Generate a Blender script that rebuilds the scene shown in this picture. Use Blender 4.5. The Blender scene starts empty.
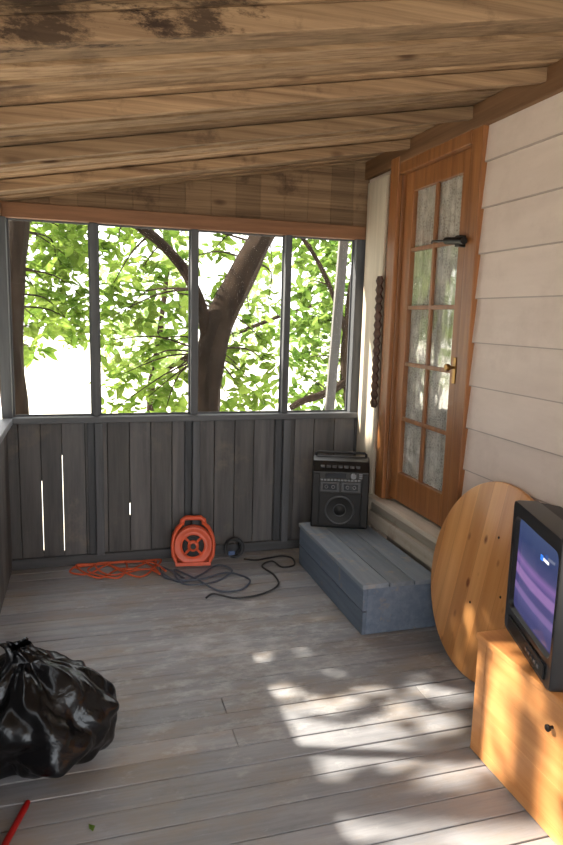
import bpy, bmesh, math, random
from mathutils import Vector, Matrix, noise
random.seed(7)
C = bpy.context.scene.collection
R_ = math.radians

# ---------------------------------------------------------------- camera model
FPX = 660.0; H = 1.5
YAW = R_(16.86); PITCH = R_(9.05); ROLL = 0.027
F = Vector((math.sin(YAW)*math.cos(PITCH), math.cos(YAW)*math.cos(PITCH), -math.sin(PITCH)))
r0 = Vector((math.cos(YAW), -math.sin(YAW), 0)); u0 = r0.cross(F)
RT = r0*math.cos(ROLL) + u0*math.sin(ROLL); UP = u0*math.cos(ROLL) - r0*math.sin(ROLL)
CAM = Vector((0, 0, H))
def ray(px, py): return F + RT*((px-281.5)/FPX) - UP*((py-422.5)/FPX)
def at(px, py, Y):
    d = ray(px, py); return CAM + d*(Y/d.y)
def fl(px, py, z=0.0):
    d = ray(px, py); return CAM + d*((z-H)/d.z)
def atx(px, py, X):
    d = ray(px, py); return CAM + d*(X/d.x)
cd = bpy.data.cameras.new('camera'); cam = bpy.data.objects.new('camera', cd); C.objects.link(cam)
cd.sensor_fit = 'VERTICAL'; cd.sensor_height = 36; cd.lens = FPX/845*36; cd.clip_start = .02
M = Matrix((RT, UP, -F)).transposed().to_4x4(); M.translation = CAM
cam.matrix_world = M
bpy.context.scene.camera = cam

# ---------------------------------------------------------------- materials
def s(r, g, b):
    f = lambda c: (c/255/12.92) if c/255 <= .04045 else ((c/255+.055)/1.055)**2.4
    return (f(r), f(g), f(b), 1)
def newmat(name):
    m = bpy.data.materials.new(name); m.use_nodes = True
    nt = m.node_tree; b = nt.nodes['Principled BSDF']; return m, nt, b
def N(nt, t, **kw):
    n = nt.nodes.new(t)
    for k, v in kw.items(): setattr(n, k, v)
    return n
def noise_tex(nt, scale3, scale=1, detail=6, rough=.6, dist=0):
    tc = N(nt, 'ShaderNodeTexCoord'); mp = N(nt, 'ShaderNodeMapping'); mp.inputs['Scale'].default_value = scale3
    nt.links.new(tc.outputs['Object'], mp.inputs['Vector'])
    n = N(nt, 'ShaderNodeTexNoise'); n.inputs['Scale'].default_value = scale; n.inputs['Detail'].default_value = detail
    n.inputs['Roughness'].default_value = rough; n.inputs['Distortion'].default_value = dist
    nt.links.new(mp.outputs['Vector'], n.inputs['Vector']); return n
def ramp(nt, src, stops):
    r = N(nt, 'ShaderNodeValToRGB'); e = r.color_ramp.elements
    while len(e) < len(stops): e.new(.5)
    for i, (p, c) in enumerate(stops): e[i].position = p; e[i].color = c
    nt.links.new(src, r.inputs['Fac']); return r
def mixc(nt, fac, a, b, mode='MIX'):
    m = N(nt, 'ShaderNodeMix', data_type='RGBA', blend_type=mode)
    if isinstance(fac, (int, float)): m.inputs[0].default_value = fac
    else: nt.links.new(fac, m.inputs[0])
    for i, v in ((6, a), (7, b)):
        if isinstance(v, tuple): m.inputs[i].default_value = v
        else: nt.links.new(v, m.inputs[i])
    return m.outputs[2]
def tone(nt, col):
    a = N(nt, 'ShaderNodeAttribute', attribute_name='tone')
    return mixc(nt, 1.0, col, a.outputs['Color'], 'MULTIPLY')
def bump(nt, b, src, strength, dist=.01):
    bp = N(nt, 'ShaderNodeBump'); bp.inputs['Strength'].default_value = strength; bp.inputs['Distance'].default_value = dist
    nt.links.new(src, bp.inputs['Height']); nt.links.new(bp.outputs['Normal'], b.inputs['Normal'])
def wood(name, c1, c2, axis='z', rough=.6, bs=.4, cross=22, spec=.3, c3=None, wear=None, wearscale=3, weart=(.55, .7), along=1.5, dist=.15, rot=None, knots=False):
    m, nt, b = newmat(name)
    sc = {'x': (along, cross, cross), 'y': (cross, along, cross), 'z': (cross, cross, along)}[axis]
    n = noise_tex(nt, sc, 1, 8, .65, dist)
    st = [(.3, c1), (.7, c2)] if c3 is None else [(.25, c1), (.5, c3), (.75, c2)]
    col = ramp(nt, n.outputs['Fac'], st).outputs['Color']
    if wear is not None:
        n2 = noise_tex(nt, (1, 1, 1), wearscale, 8, .7)
        f = ramp(nt, n2.outputs['Fac'], [(weart[0], (0, 0, 0, 1)), (weart[1], (1, 1, 1, 1))]).outputs['Color']
        col = mixc(nt, f, col, wear)
    if knots:
        tc = N(nt, 'ShaderNodeTexCoord'); mp = N(nt, 'ShaderNodeMapping'); mp.inputs['Scale'].default_value = (2.6, 6, 6)
        v = N(nt, 'ShaderNodeTexVoronoi'); nt.links.new(tc.outputs['Object'], mp.inputs[0]); nt.links.new(mp.outputs[0], v.inputs['Vector']); v.inputs['Scale'].default_value = 1
        k = ramp(nt, v.outputs['Distance'], [(.06, (.85, .85, .85, 1)), (.15, (0, 0, 0, 1))])
        col = mixc(nt, k.outputs['Color'], col, s(70, 46, 32))
    if rot is not None:      # dark rotten patches
        for (rx, ry, rz, rr0) in rot:
            tc = N(nt, 'ShaderNodeTexCoord'); vd = N(nt, 'ShaderNodeVectorMath', operation='DISTANCE')
            nt.links.new(tc.outputs['Object'], vd.inputs[0]); vd.inputs[1].default_value = (rx, ry, rz)
            n3 = noise_tex(nt, (7, 16, 16), 1, 8, .75)
            ma = N(nt, 'ShaderNodeMath', operation='MULTIPLY_ADD'); nt.links.new(n3.outputs['Fac'], ma.inputs[0]); ma.inputs[1].default_value = -.8; nt.links.new(vd.outputs['Value'], ma.inputs[2])
            ad = N(nt, 'ShaderNodeMath', operation='ADD'); nt.links.new(ma.outputs[0], ad.inputs[0]); ad.inputs[1].default_value = .6
            f = ramp(nt, ad.outputs[0], [(rr0+.15, (.85, .85, .85, 1)), (rr0+.24, (0, 0, 0, 1))]).outputs['Color']
            col = mixc(nt, f, col, s(50, 35, 26))
    nt.links.new(tone(nt, col), b.inputs['Base Color'])
    b.inputs['Roughness'].default_value = rough; b.inputs['Specular IOR Level'].default_value = spec
    bump(nt, b, n.outputs['Fac'], bs, .004)
    return m
def plain(name, col, rough=.5, metal=0, spec=.5, var=.12, scale=12, bs=0, emit=None, es=1):
    m, nt, b = newmat(name)
    n = noise_tex(nt, (1, 1, 1), scale, 4)
    dk = tuple(c*(1-var) for c in col[:3])+(1,); lt = tuple(min(1, c*(1+var)) for c in col[:3])+(1,)
    nt.links.new(ramp(nt, n.outputs['Fac'], [(.3, dk), (.7, lt)]).outputs['Color'], b.inputs['Base Color'])
    b.inputs['Roughness'].default_value = rough; b.inputs['Metallic'].default_value = metal
    b.inputs['Specular IOR Level'].default_value = spec
    if bs: bump(nt, b, n.outputs['Fac'], bs, .005)
    if emit: b.inputs['Emission Color'].default_value = emit; b.inputs['Emission Strength'].default_value = es
    return m
def ceilpt(px, py):
    d = ray(px, py); t = (.57+.0774)/(d.z-.1843*d.x); return CAM+d*t

MT = {}
def floor_mat():
    m, nt, b = newmat('worn_floor_paint')
    g = noise_tex(nt, (1.3, 16, 16), 1, 9, .75, .15)
    base = ramp(nt, g.outputs['Fac'], [(.3, s(122, 124, 130)), (.7, s(164, 165, 171))]).outputs['Color']
    w = noise_tex(nt, (1, 2.0, 1), 1.9, 9, .7)
    f = ramp(nt, w.outputs['Fac'], [(.46, (0, 0, 0, 1)), (.66, (.85, .85, .85, 1))]).outputs['Color']
    col = mixc(nt, f, base, s(154, 142, 130))
    w2 = noise_tex(nt, (1, 1.5, 1), 4, 8, .68)
    f3 = ramp(nt, w2.outputs['Fac'], [(.56, (0, 0, 0, 1)), (.74, (.5, .5, .5, 1))]).outputs['Color']
    col = mixc(nt, f3, col, s(98, 94, 92))
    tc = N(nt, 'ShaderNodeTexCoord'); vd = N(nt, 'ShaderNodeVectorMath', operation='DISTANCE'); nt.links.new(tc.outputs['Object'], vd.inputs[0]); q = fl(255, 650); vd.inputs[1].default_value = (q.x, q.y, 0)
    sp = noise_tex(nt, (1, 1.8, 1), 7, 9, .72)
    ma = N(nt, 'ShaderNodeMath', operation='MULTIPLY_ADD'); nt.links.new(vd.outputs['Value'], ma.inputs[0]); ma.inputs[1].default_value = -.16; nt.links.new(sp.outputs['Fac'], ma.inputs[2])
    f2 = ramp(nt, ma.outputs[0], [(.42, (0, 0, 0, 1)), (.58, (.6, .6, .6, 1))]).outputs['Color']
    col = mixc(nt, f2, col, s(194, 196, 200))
    nt.links.new(tone(nt, col), b.inputs['Base Color'])
    r = ramp(nt, w.outputs['Fac'], [(.4, (.42, .42, .42, 1)), (.65, (.7, .7, .7, 1))])
    nt.links.new(r.outputs['Color'], b.inputs['Roughness'])
    bump(nt, b, g.outputs['Fac'], .4, .003)
    return m
c1 = ceilpt(50, 10); c2 = ceilpt(205, 4); c3 = ceilpt(6, 40); c4 = ceilpt(120, 20)
ROT = [(c1.x, c1.y, c1.z, .10), (c2.x, c2.y, c2.z, .06), (c3.x, c3.y, c3.z, .07), (c4.x, c4.y, c4.z, .02)]
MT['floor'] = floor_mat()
MT['knee'] = wood('dark_grey_painted_boards', s(82, 82, 84), s(114, 112, 112), 'z', .7, .4, wear=s(130, 121, 112), weart=(.55, .75))
MT['post'] = wood('dark_grey_post_paint', s(66, 68, 72), s(98, 100, 104), 'z', .6, .3)
MT['rail'] = wood('grey_rail_paint', s(74, 76, 80), s(104, 106, 110), 'x', .5, .3)
MT['railY'] = wood('grey_side_rail_paint', s(110, 112, 118), s(150, 152, 158), 'y', .45, .3)
MT['plate'] = wood('brown_top_plate', s(104, 72, 50), s(146, 104, 74), 'x', .6, .3)
MT['ceil'] = wood('old_bare_roof_boards', s(116, 90, 66), s(180, 150, 118), 'x', .85, .6, 42, wear=s(88, 66, 50), wearscale=3.5, weart=(.56, .76), along=.9, dist=0, rot=ROT, knots=True)
MT['rafter'] = wood('old_rafter_wood', s(102, 78, 58), s(170, 140, 108), 'x', .85, .6, 46, wear=s(72, 54, 42), weart=(.56, .76), wearscale=4.5, along=.9, dist=0, rot=ROT, knots=True)
MT['ledger'] = wood('plain_brown_ledger_wood', s(96, 68, 46), s(138, 102, 72), 'y', .7, .25, 26, along=1, dist=0)
MT['siding'] = wood('pinkish_cream_siding_paint', s(205, 188, 177), s(217, 201, 190), 'y', .5, .12, 8, wear=s(196, 178, 167), weart=(.5, .8))
MT['cream'] = wood('cream_trim_paint', s(184, 172, 154), s(212, 200, 182), 'z', .5, .2)
MT['sill'] = wood('worn_painted_sill_wood', s(176, 164, 148), s(206, 196, 182), 'y', .6, .3, 24, wear=s(150, 128, 106), weart=(.52, .7), wearscale=3.5)
MT['doorwood'] = wood('golden_brown_weathered_door_wood', s(118, 72, 38), s(166, 110, 64), 'z', .42, .2, 26, .5, wear=s(142, 100, 66), weart=(.52, .78), wearscale=5)
MT['pinev'] = wood('varnished_pine', s(198, 130, 74), s(222, 160, 102), 'y', .4, .06, 22, .5)
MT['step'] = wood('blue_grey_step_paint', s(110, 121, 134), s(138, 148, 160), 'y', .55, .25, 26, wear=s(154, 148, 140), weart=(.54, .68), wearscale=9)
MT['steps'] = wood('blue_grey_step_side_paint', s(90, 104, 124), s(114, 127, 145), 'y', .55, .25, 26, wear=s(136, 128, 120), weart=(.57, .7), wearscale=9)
MT['bark'] = wood('tree_bark', s(18, 14, 11), s(54, 43, 34), 'z', .95, 1, 16, .1)
MT['greypost'] = wood('weathered_grey_post', s(96, 96, 96), s(134, 133, 130), 'z', .6, .2)
MT['black'] = plain('black_plastic', s(16, 17, 19), .35)
MT['blackm'] = plain('matte_black_plastic', s(24, 24, 26), .6)
MT['tvcase'] = plain('charcoal_tv_casing', s(34, 35, 38), .32)
MT['grey'] = plain('grey_plastic', s(76, 78, 82), .4)
MT['dgrey'] = plain('dark_grey_plastic', s(46, 47, 50), .4)
MT['silver'] = plain('silver_plastic', s(120, 122, 126), .35, .5)
MT['orange'] = plain('orange_red_plastic', s(222, 92, 54), .4)
MT['ocord'] = plain('orange_cord_rubber', s(206, 92, 54), .5)
MT['gcord'] = plain('grey_cord_rubber', s(74, 82, 98), .5)
MT['bcord'] = plain('black_cord_rubber', s(30, 32, 38), .5)
MT['red'] = plain('dark_red_plastic', s(150, 24, 22), .35)
MT['brass'] = plain('aged_brass', s(150, 116, 66), .35, .9)
MT['iron'] = plain('dark_iron', s(34, 30, 28), .5, .5)
MT['rust'] = plain('rusty_dark_iron', s(72, 46, 34), .8, .1, var=.6, scale=40, bs=.6)
MT['ground'] = plain('pale_sunlit_ground', s(214, 210, 198), .9, var=.08, scale=2)
MT['cone'] = plain('speaker_cone', s(14, 14, 15), .55)
MT['lcd'] = plain('dark_display_window', s(28, 34, 42), .12)

def leafmat(name, c1, c2, tr):
    m = bpy.data.materials.new(name); m.use_nodes = True; nt = m.node_tree; nt.nodes.clear()
    out = N(nt, 'ShaderNodeOutputMaterial'); d = N(nt, 'ShaderNodeBsdfDiffuse'); t = N(nt, 'ShaderNodeBsdfTranslucent'); mx = N(nt, 'ShaderNodeMixShader')
    n = noise_tex(nt, (1, 1, 1), 5, 3)
    col = ramp(nt, n.outputs['Fac'], [(.35, c1), (.65, c2)]).outputs['Color']; col = tone(nt, col)
    nt.links.new(col, d.inputs['Color']); nt.links.new(col, t.inputs['Color']); mx.inputs[0].default_value = tr
    nt.links.new(d.outputs[0], mx.inputs[1]); nt.links.new(t.outputs[0], mx.inputs[2]); nt.links.new(mx.outputs[0], out.inputs[0])
    return m
MT['leaf'] = leafmat('bright_green_leaves', s(86, 118, 44), s(148, 170, 82), .5)
MT['leaf2'] = leafmat('mid_green_leaves', s(76, 110, 44), s(134, 158, 78), .5)
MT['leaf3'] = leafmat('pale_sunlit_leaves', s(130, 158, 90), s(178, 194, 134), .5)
MT['leafd'] = leafmat('added_dark_shading_leaves', s(34, 58, 26), s(56, 84, 38), .2)

def bagmat():
    m, nt, b = newmat('black_bin_bag_plastic')
    n = noise_tex(nt, (1, 1, 1), 16, 4, .5, .4)
    nt.links.new(ramp(nt, n.outputs['Fac'], [(.3, s(8, 8, 10)), (.7, s(15, 15, 17))]).outputs['Color'], b.inputs['Base Color'])
    b.inputs['Roughness'].default_value = .25; b.inputs['Specular IOR Level'].default_value = .48; b.inputs['Specular Tint'].default_value = (.85, .92, 1, 1)
    bump(nt, b, n.outputs['Fac'], .5, .014)
    return m
MT['bag'] = bagmat()
def glassmat(name, refl, tint):
    m = bpy.data.materials.new(name); m.use_nodes = True; nt = m.node_tree; nt.nodes.clear()
    out = N(nt, 'ShaderNodeOutputMaterial'); t = N(nt, 'ShaderNodeBsdfTransparent'); g = N(nt, 'ShaderNodeBsdfGlossy'); mx = N(nt, 'ShaderNodeMixShader')
    n = noise_tex(nt, (1, 1, 1), 6, 2); r = ramp(nt, n.outputs['Fac'], [(0, (refl*.8,)*3+(1,)), (1, (refl*1.2,)*3+(1,))])
    t.inputs[0].default_value = tint; g.inputs['Roughness'].default_value = .06
    bp = N(nt, 'ShaderNodeBump'); bp.inputs['Strength'].default_value = .25; bp.inputs['Distance'].default_value = .01
    nt.links.new(n.outputs['Fac'], bp.inputs['Height']); nt.links.new(bp.outputs['Normal'], g.inputs['Normal'])
    nt.links.new(r.outputs['Color'], mx.inputs[0]); nt.links.new(t.outputs[0], mx.inputs[1]); nt.links.new(g.outputs[0], mx.inputs[2])
    nt.links.new(mx.outputs[0], out.inputs[0]); return m
MT['glass'] = glassmat('old_wavy_glass', .18, (1, .99, .97, 1))
def screenmat():
    m = bpy.data.materials.new('insect_screen_mesh'); m.use_nodes = True; nt = m.node_tree; nt.nodes.clear()
    out = N(nt, 'ShaderNodeOutputMaterial'); t = N(nt, 'ShaderNodeBsdfTransparent'); g = N(nt, 'ShaderNodeBsdfDiffuse'); mx = N(nt, 'ShaderNodeMixShader')
    n = noise_tex(nt, (1, 1, 1), 30, 2); r = ramp(nt, n.outputs['Fac'], [(0, (.05, .05, .05, 1)), (1, (.08, .08, .08, 1))])
    g.inputs[0].default_value = s(110, 110, 110)
    nt.links.new(r.outputs['Color'], mx.inputs[0]); nt.links.new(t.outputs[0], mx.inputs[1]); nt.links.new(g.outputs[0], mx.inputs[2])
    nt.links.new(mx.outputs[0], out.inputs[0]); return m
MT['screen'] = screenmat()
def curtainmat():
    m, nt, b = newmat('lace_curtain_cloth')
    tc = N(nt, 'ShaderNodeTexCoord'); n = noise_tex(nt, (1, 14, 1.2), 2, 4, .5, .3)
    v = N(nt, 'ShaderNodeTexVoronoi', feature='DISTANCE_TO_EDGE'); v.inputs['Scale'].default_value = 70; nt.links.new(tc.outputs['Object'], v.inputs['Vector'])
    v2 = N(nt, 'ShaderNodeTexVoronoi', feature='SMOOTH_F1'); v2.inputs['Scale'].default_value = 14; nt.links.new(tc.outputs['Object'], v2.inputs['Vector'])
    lace = ramp(nt, v.outputs['Distance'], [(.08, s(226, 226, 224)), (.26, s(180, 180, 178))]).outputs['Color']
    flower = ramp(nt, v2.outputs['Distance'], [(.22, (.85, .85, .85, 1)), (.42, (0, 0, 0, 1))]).outputs['Color']
    col = mixc(nt, flower, lace, s(244, 244, 242))
    sh = ramp(nt, n.outputs['Fac'], [(.3, (.66, .64, .61, 1)), (.6, (1, 1, 1, 1))]).outputs['Color']
    nt.links.new(mixc(nt, 1, col, sh, 'MULTIPLY'), b.inputs['Base Color'])
    b.inputs['Roughness'].default_value = .85; bump(nt, b, n.outputs['Fac'], .4, .02); return m
MT['curtain'] = curtainmat()
def tabletopmat():
    m, nt, b = newmat('knotty_pine_tabletop')
    n = noise_tex(nt, (1, 20, 1.3), 1, 8, .6, .3)
    col = ramp(nt, n.outputs['Fac'], [(.25, s(206, 138, 76)), (.75, s(232, 174, 112))]).outputs['Color']
    tc = N(nt, 'ShaderNodeTexCoord'); sx = N(nt, 'ShaderNodeSeparateXYZ'); nt.links.new(tc.outputs['Object'], sx.inputs[0])
    dv = N(nt, 'ShaderNodeMath', operation='DIVIDE'); nt.links.new(sx.outputs['Y'], dv.inputs[0]); dv.inputs[1].default_value = .093
    flr = N(nt, 'ShaderNodeMath', operation='FLOOR'); nt.links.new(dv.outputs[0], flr.inputs[0])
    wn = N(nt, 'ShaderNodeTexWhiteNoise', noise_dimensions='1D'); nt.links.new(flr.outputs[0], wn.inputs['W'])
    tn = ramp(nt, wn.outputs['Value'], [(0, (.76, .71, .66, 1)), (1, (1.06, 1.06, 1.06, 1))])
    col = mixc(nt, 1, col, tn.outputs['Color'], 'MULTIPLY')
    fr = N(nt, 'ShaderNodeMath', operation='FRACT'); nt.links.new(dv.outputs[0], fr.inputs[0])
    sm = ramp(nt, fr.outputs[0], [(0, (.9, .9, .9, 1)), (.025, (0, 0, 0, 1))]); col = mixc(nt, sm.outputs['Color'], col, s(150, 92, 44))
    v = N(nt, 'ShaderNodeTexVoronoi'); mp = N(nt, 'ShaderNodeMapping'); mp.inputs['Scale'].default_value = (1, 12, 7)
    nt.links.new(tc.outputs['Object'], mp.inputs[0]); nt.links.new(mp.outputs[0], v.inputs['Vector']); v.inputs['Scale'].default_value = 1
    k = ramp(nt, v.outputs['Distance'], [(.09, (1, 1, 1, 1)), (.19, (0, 0, 0, 1))])
    col = mixc(nt, k.outputs['Color'], col, s(130, 70, 28))
    nt.links.new(col, b.inputs['Base Color']); b.inputs['Roughness'].default_value = .32
    return m
MT['table'] = tabletopmat()
def tvscreenmat():
    m, nt, b = newmat('lit_tv_picture')
    tc = N(nt, 'ShaderNodeTexCoord'); sx = N(nt, 'ShaderNodeSeparateXYZ'); nt.links.new(tc.outputs['Object'], sx.inputs[0])
    n = noise_tex(nt, (6, 1, 40), 1.5, 3)
    ad = N(nt, 'ShaderNodeMath', operation='MULTIPLY_ADD'); nt.links.new(n.outputs['Fac'], ad.inputs[0]); ad.inputs[1].default_value = .008; nt.links.new(sx.outputs['Z'], ad.inputs[2])
    c = ramp(nt, ad.outputs[0], [(.13, s(72, 72, 122)), (.165, s(92, 88, 142)), (.172, s(138, 114, 172)), (.19, s(138, 114, 172)), (.197, s(84, 80, 134)), (.222, s(86, 80, 136)), (.23, s(160, 124, 186)), (.255, s(162, 126, 188)), (.262, s(100, 86, 148)), (.285, s(148, 114, 180)), (.305, s(82, 82, 130)), (.35, s(62, 74, 118)), (.45, s(80, 96, 134))])
    nt.links.new(c.outputs['Color'], b.inputs['Emission Color']); b.inputs['Emission Strength'].default_value = .8
    b.inputs['Base Color'].default_value = s(20, 20, 26); b.inputs['Roughness'].default_value = .12
    return m
MT['tvpic'] = tvscreenmat()
MT['logo'] = plain('blue_screen_emblem', s(40, 110, 220), .4, emit=s(50, 130, 240), es=.9)
MT['white'] = plain('white_screen_lettering', s(240, 240, 245), .4, emit=(1, 1, 1, 1), es=.8)

# ---------------------------------------------------------------- mesh builder
class MB:
    def __init__(self): self.v = []; self.f = []; self.t = []
    def add(self, vs, fs, tn=None):
        if tn is None: tn = 1.0
        o = len(self.v); self.v += [tuple(p) for p in vs]; self.f += [tuple(i+o for i in f) for f in fs]; self.t += [tn]*len(fs)
    def hexa(self, vs, tn=None):
        self.add(vs, [(0, 3, 2, 1), (4, 5, 6, 7), (0, 1, 5, 4), (1, 2, 6, 5), (2, 3, 7, 6), (3, 0, 4, 7)], tn)
    def box(self, x0, x1, y0, y1, z0, z1, tn=None, mat=None):
        vs = [Vector(p) for p in ((x0, y0, z0), (x1, y0, z0), (x1, y1, z0), (x0, y1, z0), (x0, y0, z1), (x1, y0, z1), (x1, y1, z1), (x0, y1, z1))]
        if mat is not None: vs = [mat @ p for p in vs]
        self.hexa(vs, tn)
    def tube(self, pts, rad, n=8, tn=None, wob=0):
        pts = [Vector(p) for p in pts]; k = len(pts)
        if not isinstance(rad, (list, tuple)): rad = [rad]*k
        vs = []; prev = None
        for i, p in enumerate(pts):
            d = (pts[min(i+1, k-1)] - pts[max(i-1, 0)]).normalized()
            a = Vector((0, 0, 1)) if prev is None else prev
            if prev is None and abs(d.z) > .9: a = Vector((1, 0, 0))
            a = (a - d*a.dot(d)).normalized(); prev = a; b = d.cross(a)
            for j in range(n):
                th = 2*math.pi*j/n; u = a*math.cos(th)+b*math.sin(th)
                r = rad[i]*(1+wob*noise.noise(p*2.5+u*1.6)+wob*.5*noise.noise(p*1.0+u*6)) if wob else rad[i]
                vs.append(p + u*r)
        fs = [(i*n+j, i*n+(j+1) % n, (i+1)*n+(j+1) % n, (i+1)*n+j) for i in range(k-1) for j in range(n)]
        fs += [tuple(reversed(range(n))), tuple((k-1)*n+j for j in range(n))]
        self.add(vs, fs, tn)
    def lathe(self, prof, n=32, M4=None, tn=None, cap=True):   # profile (r, h) about local axis -Y
        vs = []
        for r, h in prof:
            for j in range(n):
                th = 2*math.pi*j/n; p = Vector((r*math.cos(th), -h, r*math.sin(th)))
                vs.append(M4 @ p if M4 is not None else p)
        k = len(prof)
        fs = [(i*n+j, i*n+(j+1) % n, (i+1)*n+(j+1) % n, (i+1)*n+j) for i in range(k-1) for j in range(n)]
        if cap: fs += [tuple(reversed(range(n))), tuple((k-1)*n+j for j in range(n))]
        else: fs += [((k-1)*n+j, (k-1)*n+(j+1) % n, (j+1) % n, j) for j in range(n)]
        self.add(vs, fs, tn)
    def torus(self, c, R, r, ax=Matrix.Identity(4), n=32, m=8):
        vs = []
        for i in range(n):
            th = 2*math.pi*i/n
            for j in range(m):
                ph = 2*math.pi*j/m; q = R+r*math.cos(ph)
                vs.append(Vector(c)+ax.to_3x3() @ Vector((q*math.cos(th), r*math.sin(ph), q*math.sin(th))))
        fs = []
        for i in range(n):
            i2 = (i+1) % n
            for j in range(m): fs.append((i*m+j, i*m+(j+1) % m, i2*m+(j+1) % m, i2*m+j))
        self.add(vs, fs)
    def build(self, name, mat, parent=None, bevel=0, smooth=False, seg=2):
        me = bpy.data.meshes.new(name); me.from_pydata(self.v, [], self.f); me.update()
        bm = bmesh.new(); bm.from_mesh(me); lay = bm.loops.layers.float_color.new('tone')
        bm.faces.ensure_lookup_table()
        for i, f in enumerate(bm.faces):
            t = self.t[i]
            for l in f.loops: l[lay] = (t, t, t, 1) if not isinstance(t, tuple) else t
            f.smooth = smooth
        bmesh.ops.recalc_face_normals(bm, faces=bm.faces)
        bm.to_mesh(me); bm.free(); me.materials.append(mat)
        o = bpy.data.objects.new(name, me); C.objects.link(o)
        if parent is not None: o.parent = parent
        if bevel:
            b = o.modifiers.new('bevel', 'BEVEL'); b.width = bevel; b.segments = seg; b.limit_method = 'ANGLE'; b.angle_limit = R_(40)
        if smooth:
            try: me.set_sharp_from_angle(angle=R_(40))
            except Exception: pass
        return o
def thing(name, label, cat, loc=(0, 0, 0), rot=(0, 0, 0), group=None):
    o = bpy.data.objects.new(name, None); C.objects.link(o); o.empty_display_size = .1
    o.location = loc; o.rotation_euler = rot; o['label'] = label; o['category'] = cat
    if group: o['group'] = group
    return o
def tag(o, label, cat, group=None):
    o['label'] = label; o['category'] = cat
    if group: o['group'] = group
    return o
def struct(o, label=None, cat=None):
    o['kind'] = 'structure'
    if label: o['label'] = label
    if cat: o['category'] = cat
    return o
def rt(a=.88, b=1.08): return random.uniform(a, b)

# ---------------------------------------------------------------- setting dims
XL, XR, YF, YB = -.42, 1.75, 3.98, -1.0
RAIL = .90
def zc(x): return 2.07+(x-XL)*.1843

# floor
mb = MB(); y = YB
while y < YF:
    w = random.uniform(.10, .112)
    cuts = [XL-.03] + sorted(random.sample([.1, .5, .9, 1.3], random.choice([0, 0, 0, 1]))) + [XR+.03]
    for a, b in zip(cuts, cuts[1:]):
        dz = random.uniform(-.003, 0)
        mb.box(a+.001, b-.001, y+.0025, min(y+w, YF+.03)-.0025, -.03, dz, rt(.84, 1.08))
    y += w
mb.box(XL-.03, XR+.03, YB, YF+.03, -.06, -.031, .2)
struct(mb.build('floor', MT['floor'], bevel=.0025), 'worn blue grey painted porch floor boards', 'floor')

# ceiling
mb = MB(); y = YB
while y < YF+.1:
    w = random.uniform(.11, .17); y1 = min(y+w, YF+.12)
    xa, xb = XL-.12, XR+.02; d = random.uniform(.004, .012); g_ = .004; tv_ = rt(.62, 1.15)
    vs = [(xa, y+g_, zc(xa)), (xb, y+g_, zc(xb)), (xb, y1-g_, zc(xb)+d), (xa, y1-g_, zc(xa)+d),
          (xa, y+g_, zc(xa)+.03), (xb, y+g_, zc(xb)+.03), (xb, y1-g_, zc(xb)+.03), (xa, y1-g_, zc(xa)+.03)]
    mb.hexa(vs, tv_); y = y1
mb.hexa([(xa, YB, zc(xa)+.031), (xb, YB, zc(xb)+.031), (xb, YF+.12, zc(xb)+.031), (xa, YF+.12, zc(xa)+.031), (xa, YB, zc(xa)+.05), (xb, YB, zc(xb)+.05), (xb, YF+.12, zc(xb)+.05), (xa, YF+.12, zc(xa)+.05)], .15)
struct(mb.build('ceiling', MT['ceil'], bevel=.002), 'old bare sloping roof boards of the porch', 'ceiling')
tn = 0
def trim(mbx, mat, label, bevel=.003):
    global tn; tn += 1
    return struct(mbx.build('trim_%d' % tn, mat, bevel=bevel), label, 'trim')
for i, (yy, h, e) in enumerate(((.6, .07, .02), (1.16, .07, .02), (1.66, .06, .022), (2.30, .052, .018), (2.80, .055, .02), (3.40, .048, .018))):
    mb = MB(); xa, xb = XL-.1, XR-.045
    mb.hexa([(xa, yy-e, zc(xa)-h), (xb, yy-e, zc(xb)-h), (xb, yy+e, zc(xb)-h), (xa, yy+e, zc(xa)-h), (xa, yy-e, zc(xa)), (xb, yy-e, zc(xb)), (xb, yy+e, zc(xb)), (xa, yy+e, zc(xa))], (.95, 1.1, .85, 1.0, .8, 1.05)[i])
    trim(mb, MT['rafter'], 'bare wood rafter under the roof boards', .003)
mb = MB(); mb.box(XR-.045, XR-.012, YB, YF, 2.36, 2.465, .9); trim(mb, MT['ledger'], 'plain brown ledger board where roof meets siding')
mb = MB(); mb.box(XR-.012, XR+.06, YB, YF, 2.44, 2.56, .5); trim(mb, MT['ledger'], 'blocking closing the roof edge at the house')

# right wall : siding
mb = MB()
def course(y0, y1, z0, z1):
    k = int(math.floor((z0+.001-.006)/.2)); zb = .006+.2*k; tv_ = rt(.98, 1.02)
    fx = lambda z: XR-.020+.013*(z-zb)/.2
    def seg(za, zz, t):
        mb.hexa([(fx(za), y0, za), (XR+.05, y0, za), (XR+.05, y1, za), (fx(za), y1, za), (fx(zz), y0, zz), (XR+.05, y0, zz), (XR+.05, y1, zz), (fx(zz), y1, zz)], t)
    seg(z0, z0+.005, tv_*.62); seg(z0+.005, z1, tv_)  # lap shadow line painted as a darker strip along each course bottom
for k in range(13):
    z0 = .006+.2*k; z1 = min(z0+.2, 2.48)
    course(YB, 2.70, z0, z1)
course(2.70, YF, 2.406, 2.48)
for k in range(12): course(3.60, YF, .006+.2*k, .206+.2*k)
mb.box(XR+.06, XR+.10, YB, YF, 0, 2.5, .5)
struct(mb.build('wall_right', MT['siding'], bevel=0), 'cream clapboard siding of the house wall', 'wall')

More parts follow.
